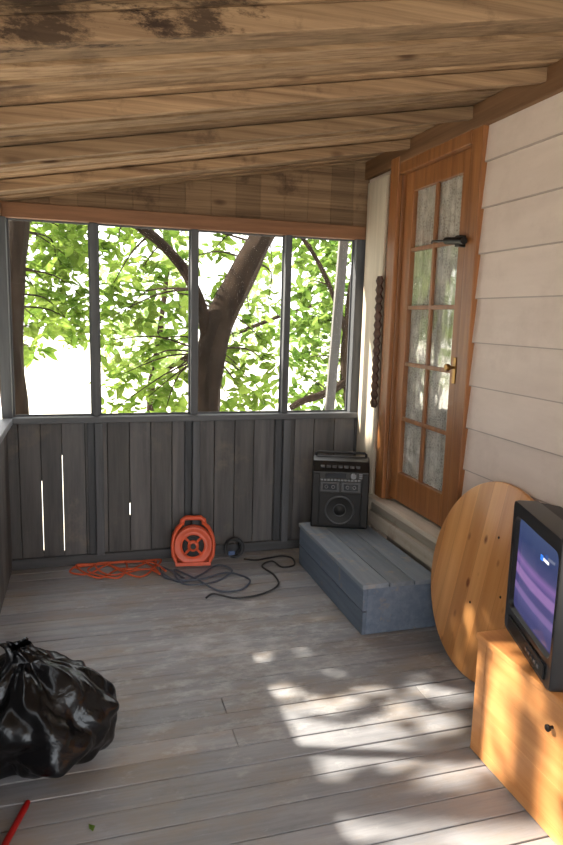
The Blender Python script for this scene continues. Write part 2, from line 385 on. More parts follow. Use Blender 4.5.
# far wall : knee boards with slits
mb = MB()
edges = [-6, 20, 42, 63, 86, 108, 130, 151, 172, 194, 214, 234, 253, 273, 293, 312, 332, 352, 374]
ex = [at(e, 490, YF).x for e in edges]; ex[0] = XL-.02; ex[-1] = XR+.02
slits = {2: (482, 552, .0035), 3: (456, 552, .003), 6: (504, 516, .005), 13: (468, 484, .003)}
for i in range(len(ex)-1):
    g0 = slits[i][2]/2 if i in slits else .002; g1 = slits[i+1][2]/2 if i+1 in slits else .002
    mb.box(ex[i]+g0, ex[i+1]-g1, YF+random.uniform(0, .006), YF+.022, .0, RAIL-.04, rt(.78, 1.12))
for i in range(1, len(ex)-1):
    if i in slits:
        ya, yb, g = slits[i]; zt = at(edges[i], ya, YF).z; zb = max(0, at(edges[i], yb, YF).z)
        mb.box(ex[i]-.02, ex[i]+.02, YF+.0225, YF+.03, zt, RAIL-.04, .3)
        if zb > .03: mb.box(ex[i]-.02, ex[i]+.02, YF+.0225, YF+.03, 0, zb, .3)
    else: mb.box(ex[i]-.02, ex[i]+.02, YF+.0225, YF+.03, 0, RAIL-.04, .3)
struct(mb.build('wall_far', MT['knee'], bevel=.003), 'dark grey board half wall below the far screens', 'wall')
mb = MB(); mb.box(XL, XR-.02, YF-.05, YF+.06, RAIL-.035, RAIL, 1.0); trim(mb, MT['rail'], 'grey sill rail under the far screens')
mb = MB(); mb.box(XL, XR-.02, YF-.03, YF-.0005, .001, .06, .75); trim(mb, MT['rail'], 'dark bottom board of the far half wall')
mb = MB(); mb.box(XL-.06, XR-.02, YF-.03, YF+.06, 1.995, 2.075, 1.0); trim(mb, MT['plate'], 'brown top plate above the far screens')
mb = MB(); x = XL-.04
while x < XR:
    x1 = min(x+.15, XR+.02)
    mb.hexa([(x, YF+.01, 2.076), (x1, YF+.01, 2.076), (x1, YF+.03, 2.076), (x, YF+.03, 2.076), (x, YF+.01, zc(x)+.03), (x1, YF+.01, zc(x1)+.03), (x1, YF+.03, zc(x1)+.03), (x, YF+.03, zc(x)+.03)], rt(.6, .85)); x = x1
trim(mb, MT['rafter'], 'brown boards filling the far gable')
pxs = [95, 194, 286]
xs = [at(p, 330, YF).x for p in pxs]
for i, x in enumerate(xs):
    mb = MB(); mb.box(x-.02, x+.02, YF-.02, YF+.05, RAIL+.0005, 1.9945, 1); trim(mb, MT['post'], 'dark grey screen post')
    mb = MB(); mb.box(x-.012, x+.034, YF-.055, YF-.0005, .0605, RAIL-.0355, 1.15)
    mb.box(x-.055, x-.0125, YF-.02, YF-.0005, .0605, RAIL-.0355, .8)
    trim(mb, MT['post'], 'dark grey stud on the far half wall')
mb = MB(); mb.box(XL-.02, XL+.035, YF-.045, YF+.05, RAIL+.0005, 1.9945, .8); trim(mb, MT['post'], 'left corner post')
mb = MB(); mb.box(XR-.09, XR-.022, YF-.03, YF+.05, RAIL+.0005, 1.9945, 1.0); trim(mb, MT['post'], 'right corner post beside the house')
sx = [XL+.035]+[v for x in xs for v in (x-.02, x+.02)]+[XR-.09]
for i in range(4):
    mb = MB(); a, b = sx[2*i], sx[2*i+1]
    mb.box(a, b, YF+.03, YF+.031, RAIL, 1.995, 1)
    o = struct(mb.build('window_%d' % (i+1), MT['screen']), 'insect screen bay in the far wall', 'window')
    fr = MB(); w = .010
    fr.box(a, a+w, YF+.022, YF+.03, RAIL, 1.995); fr.box(b-w, b, YF+.022, YF+.03, RAIL, 1.995)
    fr.box(a+w, b-w, YF+.022, YF+.03, RAIL, RAIL+w); fr.box(a+w, b-w, YF+.022, YF+.03, 1.995-w, 1.995)
    fr.build('window_frame', MT['post'], o)
# left wall
mb = MB(); y = YB
while y < YF:
    y1 = min(y+.13, YF); mb.box(XL-.025, XL, y+.001, y1-.001, 0, RAIL-.035, rt(.8, 1.1)); y = y1
mb.box(XL-.033, XL-.026, YB, YF, 0, RAIL-.035, .3)
struct(mb.build('wall_left', MT['knee'], bevel=.002), 'dark board half wall along the left side', 'wall')
mb = MB(); mb.box(XL-.06, XL+.035, YB, YF-.051, RAIL-.035, RAIL, 1.0); trim(mb, MT['railY'], 'pale grey sill rail of the left wall')
mb = MB(); mb.box(XL-.06, XL+.02, YB, YF-.031, 1.995, 2.06, .9); trim(mb, MT['ledger'], 'top plate of the left screens')
for y in (-.9, -.1, .72, 1.54, 2.36, 3.18):
    mb = MB(); mb.box(XL-.045, XL+.01, y-.02, y+.02, RAIL+.0005, 1.9945, 1); trim(mb, MT['post'], 'left side screen post')

# ---------------------------------------------------------------- door
door = bpy.data.objects.new('door_1', None); C.objects.link(door); door.location = (XR, 3.16, .44)
struct(door, 'golden brown glazed wooden door of the house', 'door')
def dl(mbx): 
    mbx.v = [(a-XR, b-3.16, c-.44) for a, b, c in mbx.v]; return mbx
DZ0, DZ1 = .44, 2.30
mb = MB()
mb.box(1.712, 1.80, 2.70, 2.785, DZ0, DZ1+.1, .95); mb.box(1.700, 1.80, 3.50, 3.60, DZ0, DZ1+.1, 1.0); mb.box(1.706, 1.80, 2.785, 3.50, DZ1+.001, DZ1+.1, .9)
mb.box(1.73, 1.80, 2.786, 2.80, DZ0, DZ1, .7); mb.box(1.722, 1.80, 3.485, 3.4995, DZ0, DZ1, .75)
dl(mb).build('door_frame', MT['doorwood'], door, bevel=.004)
mb = MB(); ya, yb = 2.80, 3.484; X0, X1 = 1.742, 1.776
st = .095; ym = (ya+yb)/2
mb.box(X0, X1, ya, ya+st, DZ0+.02, DZ1); mb.box(X0, X1, yb-st, yb, DZ0+.02, DZ1)
mb.box(X0, X1, ya+st, yb-st, DZ0+.02, DZ0+.19, .95); mb.box(X0, X1, ya+st, yb-st, DZ1-.10, DZ1, .95)
g0, g1 = DZ0+.19, DZ1-.10; cell = (g1-g0)/5
for k in range(1, 5): mb.box(X0+.004, 1.764, ya+st, yb-st, g0+k*cell-.011, g0+k*cell+.011, .9)
mb.box(X0+.003, 1.764, ym-.011, ym+.011, g0, g1, .9)
leaf = dl(mb).build('door_leaf', MT['doorwood'], door, bevel=.003)
for k in range(5):
    for a, b in ((ya+st, ym-.011), (ym+.011, yb-st)):
        mb = MB(); z0 = g0+k*cell+(.011 if k else 0); z1 = g0+(k+1)*cell-(.011 if k < 4 else 0)
        mb.box(1.756, 1.759, a, b, z0, z1); dl(mb).build('glass_pane', MT['glass'], leaf)
mb = MB(); n = 60; vs = []; 
for i in range(n+1):
    yy = ya+st-.003+(yb-ya-2*st+.006)*i/n; xx = 1.770+.003*math.sin(i*1.1)
    vs += [(xx, yy, g0-.003), (xx, yy, g1+.003)]
mb.add(vs, [(2*i, 2*i+2, 2*i+3, 2*i+1) for i in range(n)]); dl(mb).build('lace_curtain', MT['curtain'], door, smooth=True)
mb = MB(); mb.box(1.737, 1.742, 2.838, 2.866, 1.20, 1.33); dl(mb)
hp = mb.build('handle_plate', MT['brass'], door, bevel=.003)
mb = MB(); Mh = Matrix.Translation((1.737-XR, 2.852-3.16, 1.28-.44)) @ Matrix.Rotation(R_(-90), 4, 'Z')
mb.lathe([(.001, 0), (.007, 0), (.007, .02), (.016, .026), (.019, .036), (.016, .046), (.001, .049)], 20, Mh); mb.build('door_knob', MT['brass'], door, smooth=True)
mb = MB(); mb.tube([(1.69, 2.76, 1.87), (1.69, 2.92, 1.885)], .017, 12); mb.box(1.690, 1.742, 2.80, 2.84, 1.85, 1.90); mb.tube([(1.69, 2.92, 1.885), (1.705, 3.08, 1.90), (1.735, 3.14, 1.90)], .006, 8)
dl(mb).build('door_closer', MT['iron'], door, smooth=True)
mb = MB(); mb.box(1.655, 1.80, 2.72, 3.62, .412, .44, 1.05); mb.box(1.690, 1.80, 2.73, 3.61, .345, .411, .65); mb.box(1.672, 1.80, 2.725, 3.61, .262, .3445, .85)
trim(mb, MT['sill'], 'worn pale door sill above the blue step')
mb = MB(); mb.box(1.708, 1.7265, 3.66, 3.93, .2, 2.33, 1.0); trim(mb, MT['cream'], 'cream board between door and far screens')

# ---------------------------------------------------------------- step
st = thing('wooden_step', 'blue grey painted wooden box step below the glazed door', 'step', (1.455, 3.21, 0))
L = .485; W = .2
mb = MB(); xw = [-W-.012, -.07, .062, W]
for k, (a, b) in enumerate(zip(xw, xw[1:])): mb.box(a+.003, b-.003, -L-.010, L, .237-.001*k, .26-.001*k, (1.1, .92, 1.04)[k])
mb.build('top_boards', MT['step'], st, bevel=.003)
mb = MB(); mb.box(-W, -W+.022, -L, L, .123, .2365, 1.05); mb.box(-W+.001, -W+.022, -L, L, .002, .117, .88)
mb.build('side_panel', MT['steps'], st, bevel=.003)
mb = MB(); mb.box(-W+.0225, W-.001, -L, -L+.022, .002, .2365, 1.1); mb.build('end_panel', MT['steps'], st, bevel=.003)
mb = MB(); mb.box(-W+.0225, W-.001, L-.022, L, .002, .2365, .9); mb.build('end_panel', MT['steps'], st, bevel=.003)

# ---------------------------------------------------------------- stereo
bx = thing('portable_stereo', 'black upright stereo with round speaker standing on the blue step', 'stereo', (1.45, 3.545, .2605), (0, 0, R_(-21)))
w = .17
mb = MB(); d = .17
def prof_x(mb, prof, x0, x1, tnv=None):
    k = len(prof); vs = [(x0, a, b) for a, b in prof]+[(x1, a, b) for a, b in prof]
    mb.add(vs, [tuple(range(k)), tuple(reversed(range(k, 2*k)))]+[(i, i+k, (i+1) % k+k, (i+1) % k) for i in range(k)], tnv)
prof_x(mb, [(0, 0), (d, 0), (d, .40), (.10, .425), (.045, .40), (.0, .345)], -w, w)
mb.build('body', MT['black'], bx, bevel=.01, seg=3)
for sgn in (-1, 1):
    mb = MB(); mb.box(sgn*.145-.02, sgn*.145+.02, -.008, .002, .01, .335); mb.build('speaker_column', MT['blackm'], bx, bevel=.008)
mb = MB(); mb.box(-.122, .122, -.007, .001, .02, .215); mb.build('speaker_baffle', MT['blackm'], bx, bevel=.006)
mb = MB(); mb.torus((0, -.010, .115), .083, .006, n=48); mb.build('speaker_ring', MT['grey'], bx, smooth=True)
mb = MB(); mb.torus((0, -.012, .115), .036, .0035, n=32); mb.build('speaker_ring', MT['grey'], bx, smooth=True)
mb = MB(); Ms = Matrix.Translation((0, -.008, .115)); mb.lathe([(.078, 0), (.078, .006), (.04, -.0), (.03, .008), (.001, .014)], 40, Ms); mb.build('speaker_cone', MT['cone'], bx, smooth=True)
for a, b in ((-.12, -.005), (.005, .12)):
    mb = MB(); mb.box(a, b, -.009, .001, .225, .285); cdr = mb.build('cassette_door', MT['grey'], bx, bevel=.004)
    mb = MB(); mb.box((a+b)/2-.042, (a+b)/2+.042, -.0105, -.0091, .236, .274); mb.build('cassette_window', MT['lcd'], cdr, bevel=.002)
    for sgn in (-1, 1):
        mb = MB(); mb.torus(((a+b)/2+sgn*.02, -.0108, .255), .009, .0018, n=16, m=6); mb.build('tape_spool', MT['silver'], cdr, smooth=True)
for i in range(12):
    mb = MB(); mb.box(-.118+i*.02, -.104+i*.02, -.012, .001, .292, .302); mb.build('tape_key', MT['silver'], bx, bevel=.001)
mb = MB(); mb.box(-.09, .03, -.009, .001, .308, .338); mb.build('display', MT['lcd'], bx, bevel=.003)
for i in range(3):
    mb = MB(); mb.box(.108, .128, -.009, .001, .309+i*.011, .316+i*.011); mb.build('slider', MT['silver'], bx, bevel=.001)
mb = MB(); mb.lathe([(.001, .002), (.018, 0), (.018, .012), (.015, .016), (.001, .016)], 24, Matrix.Translation((.075, 0, .323))); mb.build('volume_knob', MT['silver'], bx, smooth=True)
for i in range(7):
    mb = MB(); mb.box(-.12+i*.035, -.096+i*.035, -.004, .008, -.008, .008, mat=Matrix.Translation((0, .018, .372)) @ Matrix.Rotation(R_(-39), 4, 'X')); mb.build('function_button', MT['grey'], bx, bevel=.002)
mb = MB(); mb.tube([(-.15, .1, .40), (-.15, .1, .435), (-.14, .1, .443), (.14, .1, .443), (.15, .1, .435), (.15, .1, .40)], .008, 10); mb.build('carry_handle', MT['blackm'], bx, smooth=True)

# ---------------------------------------------------------------- cord reel
def smoothpts(pts, sub=8):
    P = [Vector(p) for p in pts]; out = []
    for i in range(len(P)-1):
        p0 = P[max(i-1, 0)]; p1 = P[i]; p2 = P[i+1]; p3 = P[min(i+2, len(P)-1)]
        for k in range(sub):
            t = k/sub; out.append(.5*((2*p1)+(-p0+p2)*t+(2*p0-5*p1+4*p2-p3)*t*t+(-p0+3*p1-3*p2+p3)*t**3))
    out.append(P[-1]); return out
p = fl(193, 564); 
rl = thing('cord_reel', 'orange red plastic extension cord reel standing against far half wall', 'cord reel', (p.x, p.y, 0), (R_(-9), 0, R_(-8)))
cz = .118
for sy, nm in ((-1, 'front_flange'), (1, 'rear_flange')):
    mb = MB(); M0 = Matrix.Translation((0, .036*sy, cz))
    mb.lathe([(.066, -.006), (.112, -.006), (.117, 0), (.112, .007), (.098, .008), (.090, .004), (.074, .004), (.066, .008)], 48, M0, cap=False)
    for k in range(4):
        a = math.pi/4+k*math.pi/2
        mb.tube([(.02*math.cos(a), .036*sy, cz+.02*math.sin(a)), (.07*math.cos(a), .036*sy, cz+.07*math.sin(a))], .008, 8)
    mb.build(nm, MT['orange'], rl, smooth=True)
mb = MB(); mb.lathe([(.001, 0), (.034, 0), (.034, .012), (.026, .018), (.001, .018)], 32, Matrix.Translation((0, -.034, cz))); mb.build('hub_cap', MT['orange'], rl, smooth=True)
mb = MB(); mb.lathe([(.001, 0), (.016, 0), (.016, .026), (.001, .026)], 24, Matrix.Translation((.0, -.045, cz))); mb.build('crank_socket', MT['blackm'], rl, smooth=True)
mb = MB()
for sy in (-1, 1):
    mb.box(-.105, .105, sy*.052-.01, sy*.052+.01, .001, .022)
    for sx_ in (-1, 1): mb.tube([(sx_*.095, sy*.052, .012), (sx_*.118, sy*.05, .06), (sx_*.125, sy*.05, .12), (sx_*.117, sy*.048, .175), (sx_*.095, sy*.04, .22), (sx_*.062, sy*.015, .25)], .010, 10)
mb.tube([(-.068, 0, .24), (-.064, 0, .268), (-.046, 0, .282), (.046, 0, .282), (.064, 0, .268), (.068, 0, .24)], .015, 12)
mb.build('stand_frame', MT['orange'], rl, smooth=True)
mb = MB(); mb.lathe([(.001, -.03), (.050, -.03), (.050, .030), (.001, .030)], 32, Matrix.Translation((0, 0, cz))); mb.build('drum', MT['blackm'], rl, smooth=True)
mb = MB()
for k in range(8):
    for q in range(4): mb.torus((0, -.026+k*.0072, cz), .056+q*.010, .0050, n=36, m=6)
mb.build('wound_cord', MT['bcord'], rl, smooth=True)
def cord(pix, r, z=0):
    pts = [fl(px, py, 0)+Vector((0, 0, z+r+.001+(.006 if i % 3 == 1 else 0))) for i, (px, py) in enumerate(pix)]
    for q in pts: q.y = min(q.y, YF-.06)
    m = MB(); m.tube(smoothpts(pts), r, 8); return m
m = cord([(166, 572), (150, 564), (128, 571), (104, 559), (80, 564), (70, 573), (88, 575), (112, 559), (138, 560), (160, 558), (150, 571), (120, 570), (98, 579), (76, 567), (100, 556), (126, 564), (118, 580), (88, 572), (104, 560), (140, 579), (156, 562), (130, 558), (96, 564), (110, 576), (146, 570), (160, 576), (140, 561), (88, 561), (76, 570)], .0055)
tag(m.build('extension_cord', MT['ocord'], smooth=True), 'tangled orange cord on the floor left of the cord reel', 'cord')
m = cord([(184, 579), (172, 573), (160, 568), (166, 579), (196, 582), (224, 574), (240, 576), (250, 583), (240, 591), (220, 592), (203, 585), (190, 577), (174, 571), (184, 586), (214, 583), (232, 572), (218, 567), (200, 576), (180, 583), (162, 575)], .0055)
tag(m.build('extension_cord', MT['gcord'], smooth=True), 'blue grey cord looping on the floor just in front of the reel', 'cord')
m = cord([(244, 560), (256, 562), (268, 559), (282, 557), (292, 560), (294, 566), (282, 568), (272, 563), (262, 567), (274, 576), (278, 587), (262, 595), (236, 599), (214, 596), (206, 599)], .0055)
tag(m.build('extension_cord', MT['bcord'], smooth=True), 'thin black cord curling toward the blue step', 'cord')
p = fl(234, 558)
co = thing('cord_coil', 'small dark coil of cord with a blue plug right of the reel', 'cord coil', (p.x, min(p.y, YF-.11), 0), (R_(-20), 0, 0))
mb = MB()
for k in range(6): mb.torus((random.uniform(-.015, .015), -.022+k*.009, .064+random.uniform(-.004, .004)), .055+random.uniform(-.010, .004), .0055, ax=Matrix.Rotation(random.uniform(-.15, .15), 4, 'Z'), n=30, m=6)
mb.build('loops', MT['bcord'], co, smooth=True)
mb = MB(); mb.box(-.04, .0, -.045, -.022, .02, .045); mb.build('plug', plain('blue_plug', s(60, 90, 140), .4), co, bevel=.004)

# ---------------------------------------------------------------- bin bag
BX, BY = -.172, 2.19
bg = thing('garbage_bag', 'shiny black plastic garbage bag slumped against left wall', 'bag', (BX, BY, 0))
rb = random.Random(11)
folds = []
for k in range(20):
    nrm = Vector((rb.gauss(0, 1), rb.gauss(0, 1), rb.gauss(0, .6))).normalized()
    fq = rb.uniform(1.0, 4.2); folds.append((nrm, fq, rb.uniform(0, 1), .019/fq**.8))
tri = lambda x: abs((x % 1)*2-1)
sft = lambda x: .5-.5*math.cos(math.pi*tri(x))*.6+(tri(x)-.5)*.4
bm = bmesh.new(); bmesh.ops.create_icosphere(bm, subdivisions=6, radius=1)
for v in bm.verts:
    p = v.co.normalized(); up = max(0, p.z)
    q = Vector((p.x*.25, p.y*.25, p.z*.185+.17))
    k = 1-.45*up**1.8; q.x *= k; q.y *= k
    q.z += .045*up**5; q.x -= .03*up**1.5
    wv = Vector((noise.noise(p*1.2), noise.noise(p*1.2+Vector((5, 5, 5))), noise.noise(p*1.2+Vector((9, 1, 4)))))*.3
    pw = p+wv; hsum = 0
    for nrm, fr_, ph, am in folds: hsum += am*(sft(pw.dot(nrm)*fr_*.8+ph)-.5)
    a = math.atan2(p.y, p.x); damp = 1-.5*up**4
    hsum += .020*up**1.2*(sft(a*8/(2*math.pi)+wv.x*1.2)-.5)+.010*up*(sft(a*19/(2*math.pi)+wv.y*1.5)-.5)
    hsum += .035*noise.noise(p*1.3+Vector((3, 1, 2)))
    q += p*hsum*damp
    q.z = max(q.z, .003)
    q.x = max(q.x, XL-BX+.008)
    v.co = q
me = bpy.data.meshes.new('bag_body'); bm.to_mesh(me); bm.free(); me.materials.append(MT['bag'])
for f in me.polygons: f.use_smooth = True
o = bpy.data.objects.new('bag_body', me); C.objects.link(o); o.parent = bg
bm = bmesh.new(); rings = 14; seg = 96; vv = []
for i in range(rings):
    t = i/(rings-1)
    for j in range(seg):
        a = 2*math.pi*j/seg; base_r = .05*(1-t)**1.5+.016+.028*t**1.5
        r = base_r*(1+(.22*(tri(a*5/(2*math.pi)+t*.3)-.5)*2+.12*(tri(a*11/(2*math.pi)+.3)-.5)*2)*min(1, .2+t))
        vv.append(bm.verts.new((-.03+r*math.cos(a)-.03*t, r*math.sin(a)*.8, .37+.045*t+.008*math.sin(a*2+1)*t)))
for i in range(rings-1):
    for j in range(seg): bm.faces.new((vv[i*seg+j], vv[i*seg+(j+1) % seg], vv[(i+1)*seg+(j+1) % seg], vv[(i+1)*seg+j]))
me = bpy.data.meshes.new('gathered_neck'); bm.to_mesh(me); bm.free(); me.materials.append(MT['bag'])
for f in me.polygons: f.use_smooth = True
o = bpy.data.objects.new('gathered_neck', me); C.objects.link(o); o.parent = bg
# red handle
a = fl(28, 802, .014); b = fl(2, 850, .014); d = (b-a).normalized()
rh = thing('tool_handle', 'red plastic tool handle lying on floor in front of garbage bag', 'handle', (a.x, a.y, 0))
A = Vector((0, 0, .014)); D = Vector((d.x, d.y, 0))
mb = MB(); mb.tube([A, A+D*.02, A+D*.16, A+D*.30], [.008, .010, .010, .009], 14); mb.build('grip', MT['red'], rh, smooth=True)
mb = MB(); mb.tube([A+D*.295, A+D*.62], .007, 12); mb.build('shaft', MT['iron'], rh, smooth=True)

# ---------------------------------------------------------------- round tabletop
tt = thing('round_tabletop', 'round knotty pine tabletop leaning on siding beside the step', 'tabletop', (1.545, 2.292, .004), (0, R_(11.0), 0))
TR = .424
mb = MB(); Mx = Matrix.Translation((0, 0, TR)) @ Matrix.Rotation(R_(-90), 4, 'Z')
mb.lathe([(.001, -.012), (TR-.010, -.012), (TR-.002, -.008), (TR, 0), (TR-.002, .008), (TR-.010, .0125), (.001, .0125)], 96, Mx)
mb.build('board_disc', MT['table'], tt, smooth=True)
for (yy, zz) in ((-.02, .62), (.06, .30), (-.12, .4)):
    mb = MB(); mb.lathe([(.001, 0), (.006, 0), (.005, .0012), (.001, .0012)], 12, Matrix.Translation((-.0125, yy, zz)) @ Matrix.Rotation(R_(-90), 4, 'Z'))
    mb.build('screw_head', MT['iron'], tt)

# ---------------------------------------------------------------- pine cabinet
CX0, CX1, CY0, CY1, CH = 1.297, 1.715, 1.02, 1.852, .44
cb = thing('pine_cabinet', 'low orange pine cabinet under the television against siding', 'cabinet', ((CX0+CX1)/2, (CY0+CY1)/2, 0))
ox, oy = (CX0+CX1)/2, (CY0+CY1)/2; hx = (CX1-CX0)/2; hy = (CY1-CY0)/2
mb = MB()
mb.box(-hx+.02, hx, hy-.02, hy, .001, CH-.0225); mb.box(-hx+.02, hx, -hy, -hy+.02, .001, CH-.0225); mb.box(hx-.012, hx, -hy+.02, hy-.02, .001, CH-.0225, .8)
mb.box(-hx+.02, hx-.012, -hy+.02, hy-.02, .03, .05, .8)
mb.build('carcass', MT['pinev'], cb, bevel=.002)
mb = MB(); mb.box(-hx-.008, hx+.004, -hy-.006, hy+.004, CH-.022, CH, 1.03); mb.build('top_board', MT['pinev'], cb, bevel=.004)
mb = MB(); mb.box(-hx, -hx+.0195, hy-.05, hy, .001, CH-.0225); mb.box(-hx, -hx+.0195, -hy, -hy+.05, .001, CH-.0225); mb.box(-hx, -hx+.0195, -hy+.05, hy-.05, .001, .04, .97)
mb.build('face_frame', MT['pinev'], cb, bevel=.0015)
mb = MB(); zz = [.041, .17, .295, CH-.0235]
for a, b in zip(zz, zz[1:]): mb.box(-hx-.0005, -hx+.0175, -hy+.051, hy-.051, a, b, rt(.93, 1.05))
dr = mb.build('cabinet_door', MT['pinev'], cb, bevel=.001)
mb = MB(); mb.lathe([(.001, 0), (.005, 0), (.005, .010), (.010, .014), (.011, .020), (.006, .024), (.001, .025)], 20, Matrix.Translation((-hx-.0005, 1.458-oy, .337)) @ Matrix.Rotation(R_(-90), 4, 'Z'))
mb.build('knob', MT['iron'], dr, smooth=True)

# ---------------------------------------------------------------- television
tv = thing('television', 'black tube television with purple picture on the pine cabinet', 'television', (1.348, 1.668, CH+.0005), (0, 0, R_(-108.5)))
w = .218; h = .465
mb = MB()
def rr(hw, z0, z1, r, y, n=6):
    pts = []
    for cx, cz_, a0 in ((hw-r, z0+r, -90), (hw-r, z1-r, 0), (-hw+r, z1-r, 90), (-hw+r, z0+r, 180)):
        for k in range(n+1):
            a = R_(a0+90*k/n); pts.append((cx+r*math.cos(a), y, cz_+r*math.sin(a)))
    return pts
def loft(mb, loops, cap0=True, cap1=True):
    n = len(loops[0]); vs = [p for l in loops for p in l]
    fs = [(i*n+j, i*n+(j+1) % n, (i+1)*n+(j+1) % n, (i+1)*n+j) for i in range(len(loops)-1) for j in range(n)]
    if cap0: fs.append(tuple(reversed(range(n))))
    if cap1: fs.append(tuple((len(loops)-1)*n+j for j in range(n)))
    mb.add(vs, fs)
loft(mb, [rr(w-.032, .095, h-.055, .025, .012), rr(w-.024, .087, h-.047, .03, -.002), rr(w-.004, .004, h-.002, .02, -.004), rr(w, .0, h, .022, .006), rr(w, .0, h, .022, .07)], False, True)
mb.build('front_casing', MT['tvcase'], tv, smooth=True)
mb = MB(); loft(mb, [rr(w-.004, .002, h-.004, .02, .0705), rr(w-.01, .004, h-.012, .03, .14), rr(w-.05, .01, h-.06, .04, .22), rr(w-.085, .02, h-.12, .04, .325), rr(w-.09, .025, h-.13, .03, .33)])
mb.build('rear_shell', MT['blackm'], tv, smooth=True)
mb = MB(); nx, nz = 16, 14; sw, z0, z1 = w-.033, .096, h-.056; vs = []
for i in range(nx+1):
    for j in range(nz+1):
        u = i/nx*2-1; v = j/nz*2-1; vs.append((u*sw, .0118-.012*(1-u*u)*(1-.6*v*v)*.9, (z0+z1)/2+v*(z1-z0)/2))
mb.add(vs, [(i*(nz+1)+j, (i+1)*(nz+1)+j, (i+1)*(nz+1)+j+1, i*(nz+1)+j+1) for i in range(nx) for j in range(nz)])
scr = mb.build('screen', MT['tvpic'], tv, smooth=True)
mb = MB(); mb.box(.06, .076, -.0035, -.001, .352, .368); mb.build('emblem', MT['logo'], scr)
for k, (a, b) in enumerate(((.081, .084), (.088, .092), (.096, .099), (.103, .107), (.111, .114), (.118, .122))):
    mb = MB(); mb.box(a, b, -.003, -.0005, .356, .364); mb.build('letter', MT['white'], scr)
mb = MB(); mb.box(-.17, .17, -.0085, -.003, .018, .065); mb.build('control_panel', MT['blackm'], tv, bevel=.003)
for k in range(5):
    mb = MB(); mb.box(.02+k*.026, .036+k*.026, -.012, -.008, .036, .046); mb.build('button', MT['grey'], tv, bevel=.001)

# ---------------------------------------------------------------- jagged strip by the door
Lh = .78; n = 30; left = []; right = []
for i in range(n+1):
    z = Lh*i/n; ww = .036+(.014 if i % 2 else -.012)+.004*noise.noise(Vector((0, 0, z*9)))
    left.append((-ww, z)); right.append((ww*.9, z))
mb = MB(); vs = []
for i in range(n+1):
    (a, z), (b, _) = left[i], right[i]
    vs += [(-.006, a, z), (-.016, 0, z), (-.006, b, z), (.004, b, z), (.004, a, z)]
fs = []
for i in range(n):
    o0 = i*5; o1 = o0+5
    for j in range(5): fs.append((o0+j, o0+(j+1) % 5, o1+(j+1) % 5, o1+j))
fs += [(4, 3, 2, 1, 0), tuple(n*5+j for j in range(5))]
mb.add(vs, fs)
o = mb.build('hanging_strip', MT['rust']); o.location = (1.688, 3.648, .975)
tag(o, 'rusty jagged iron strip hanging beside the door frame', 'metal strip')

# ---------------------------------------------------------------- outside
mb = MB(); mb.box(-30, 30, -12, 60, -.52, -.5); struct(mb.build('ground', MT['ground']), 'pale sunlit ground outside the porch', 'ground')
SUN = Vector((.93, -.30, 0)).normalized()*math.cos(R_(38)) + Vector((0, 0, -math.sin(R_(38))))
def leaves(mb, c, r, n, size, keep=None, flat=.8):
    for _ in range(n):
        while True:
            q = Vector((random.uniform(-1, 1), random.uniform(-1, 1), random.uniform(-1, 1)))
            if q.length < 1: break
        p = Vector(c)+Vector((q.x*r, q.y*r, q.z*r*flat))
        d = Vector((random.gauss(0, 1), random.gauss(0, 1), random.gauss(-.3, .6))).normalized()
        s_ = size*random.uniform(.5, 1.25)
        if keep and not keep(p+d*s_*.5): continue
        n_ = d.cross(Vector((random.gauss(0, .5), random.gauss(0, .5), 1))).normalized(); u = n_.cross(d)
        tnv = random.uniform(.65, 1.4)
        mb.add([p, p+d*s_*.45+n_*s_*.28+u*s_*.08, p+d*s_, p+d*s_*.45-n_*s_*.28+u*s_*.08, p+d*s_*.2+n_*s_*.19, p+d*s_*.2-n_*s_*.19, p+d*s_*.75+n_*s_*.16, p+d*s_*.75-n_*s_*.16], [(0, 4, 1, 6, 2), (0, 2, 7, 3, 5)], tnv)
def branches(mb, nodes, targets):
    for t in targets:
        o = min(nodes, key=lambda q: (q-t).length); m = (o+t)/2+Vector((random.uniform(-.1, .1), random.uniform(-.1, .1), .08))
        mb.tube(smoothpts([o, m, t], 4), [.010-.0009*i for i in range(9)], 6)
def tree(label, trunks, clusters, leafm, size=.1, dens=60, keep=None, extra=None):
    base = Vector(trunks[0][0][0])
    t = thing('tree', label, 'tree', base)
    mb = MB(); nodes = []
    for pts, rad in trunks:
        P = smoothpts(pts, 8); n = len(P)
        rr_ = [rad[0]+(rad[1]-rad[0])*i/(n-1) for i in range(n)]
        mb.tube(P, rr_, 18, wob=.3); nodes += P[n//3:]
    mb.v = [tuple(Vector(v)-base) for v in mb.v]; mb.build('trunk', MT['bark'], t, smooth=True)
    mb = MB(); branches(mb, nodes, [Vector(c) for c, r in clusters]); mb.v = [tuple(Vector(v)-base) for v in mb.v]; mb.build('twigs', MT['bark'], t, smooth=True)
    mb = MB()
    for c, r in clusters: leaves(mb, c, r, int(dens*(r/.28)**2), size, keep)
    if extra: extra(mb)
    mb.v = [tuple(Vector(v)-base) for v in mb.v]; fo = mb.build('foliage', leafm, t)
    return t
def cl(lst, Y, dy=.4):
    out = []
    for px, py, r in lst:
        yy = Y+random.uniform(-dy, dy); out.append((at(px, py, yy), r/660*yy))
    return out
def g(p): return Vector((p.x, p.y, -.5))
a = at(16, 412, 5.6)
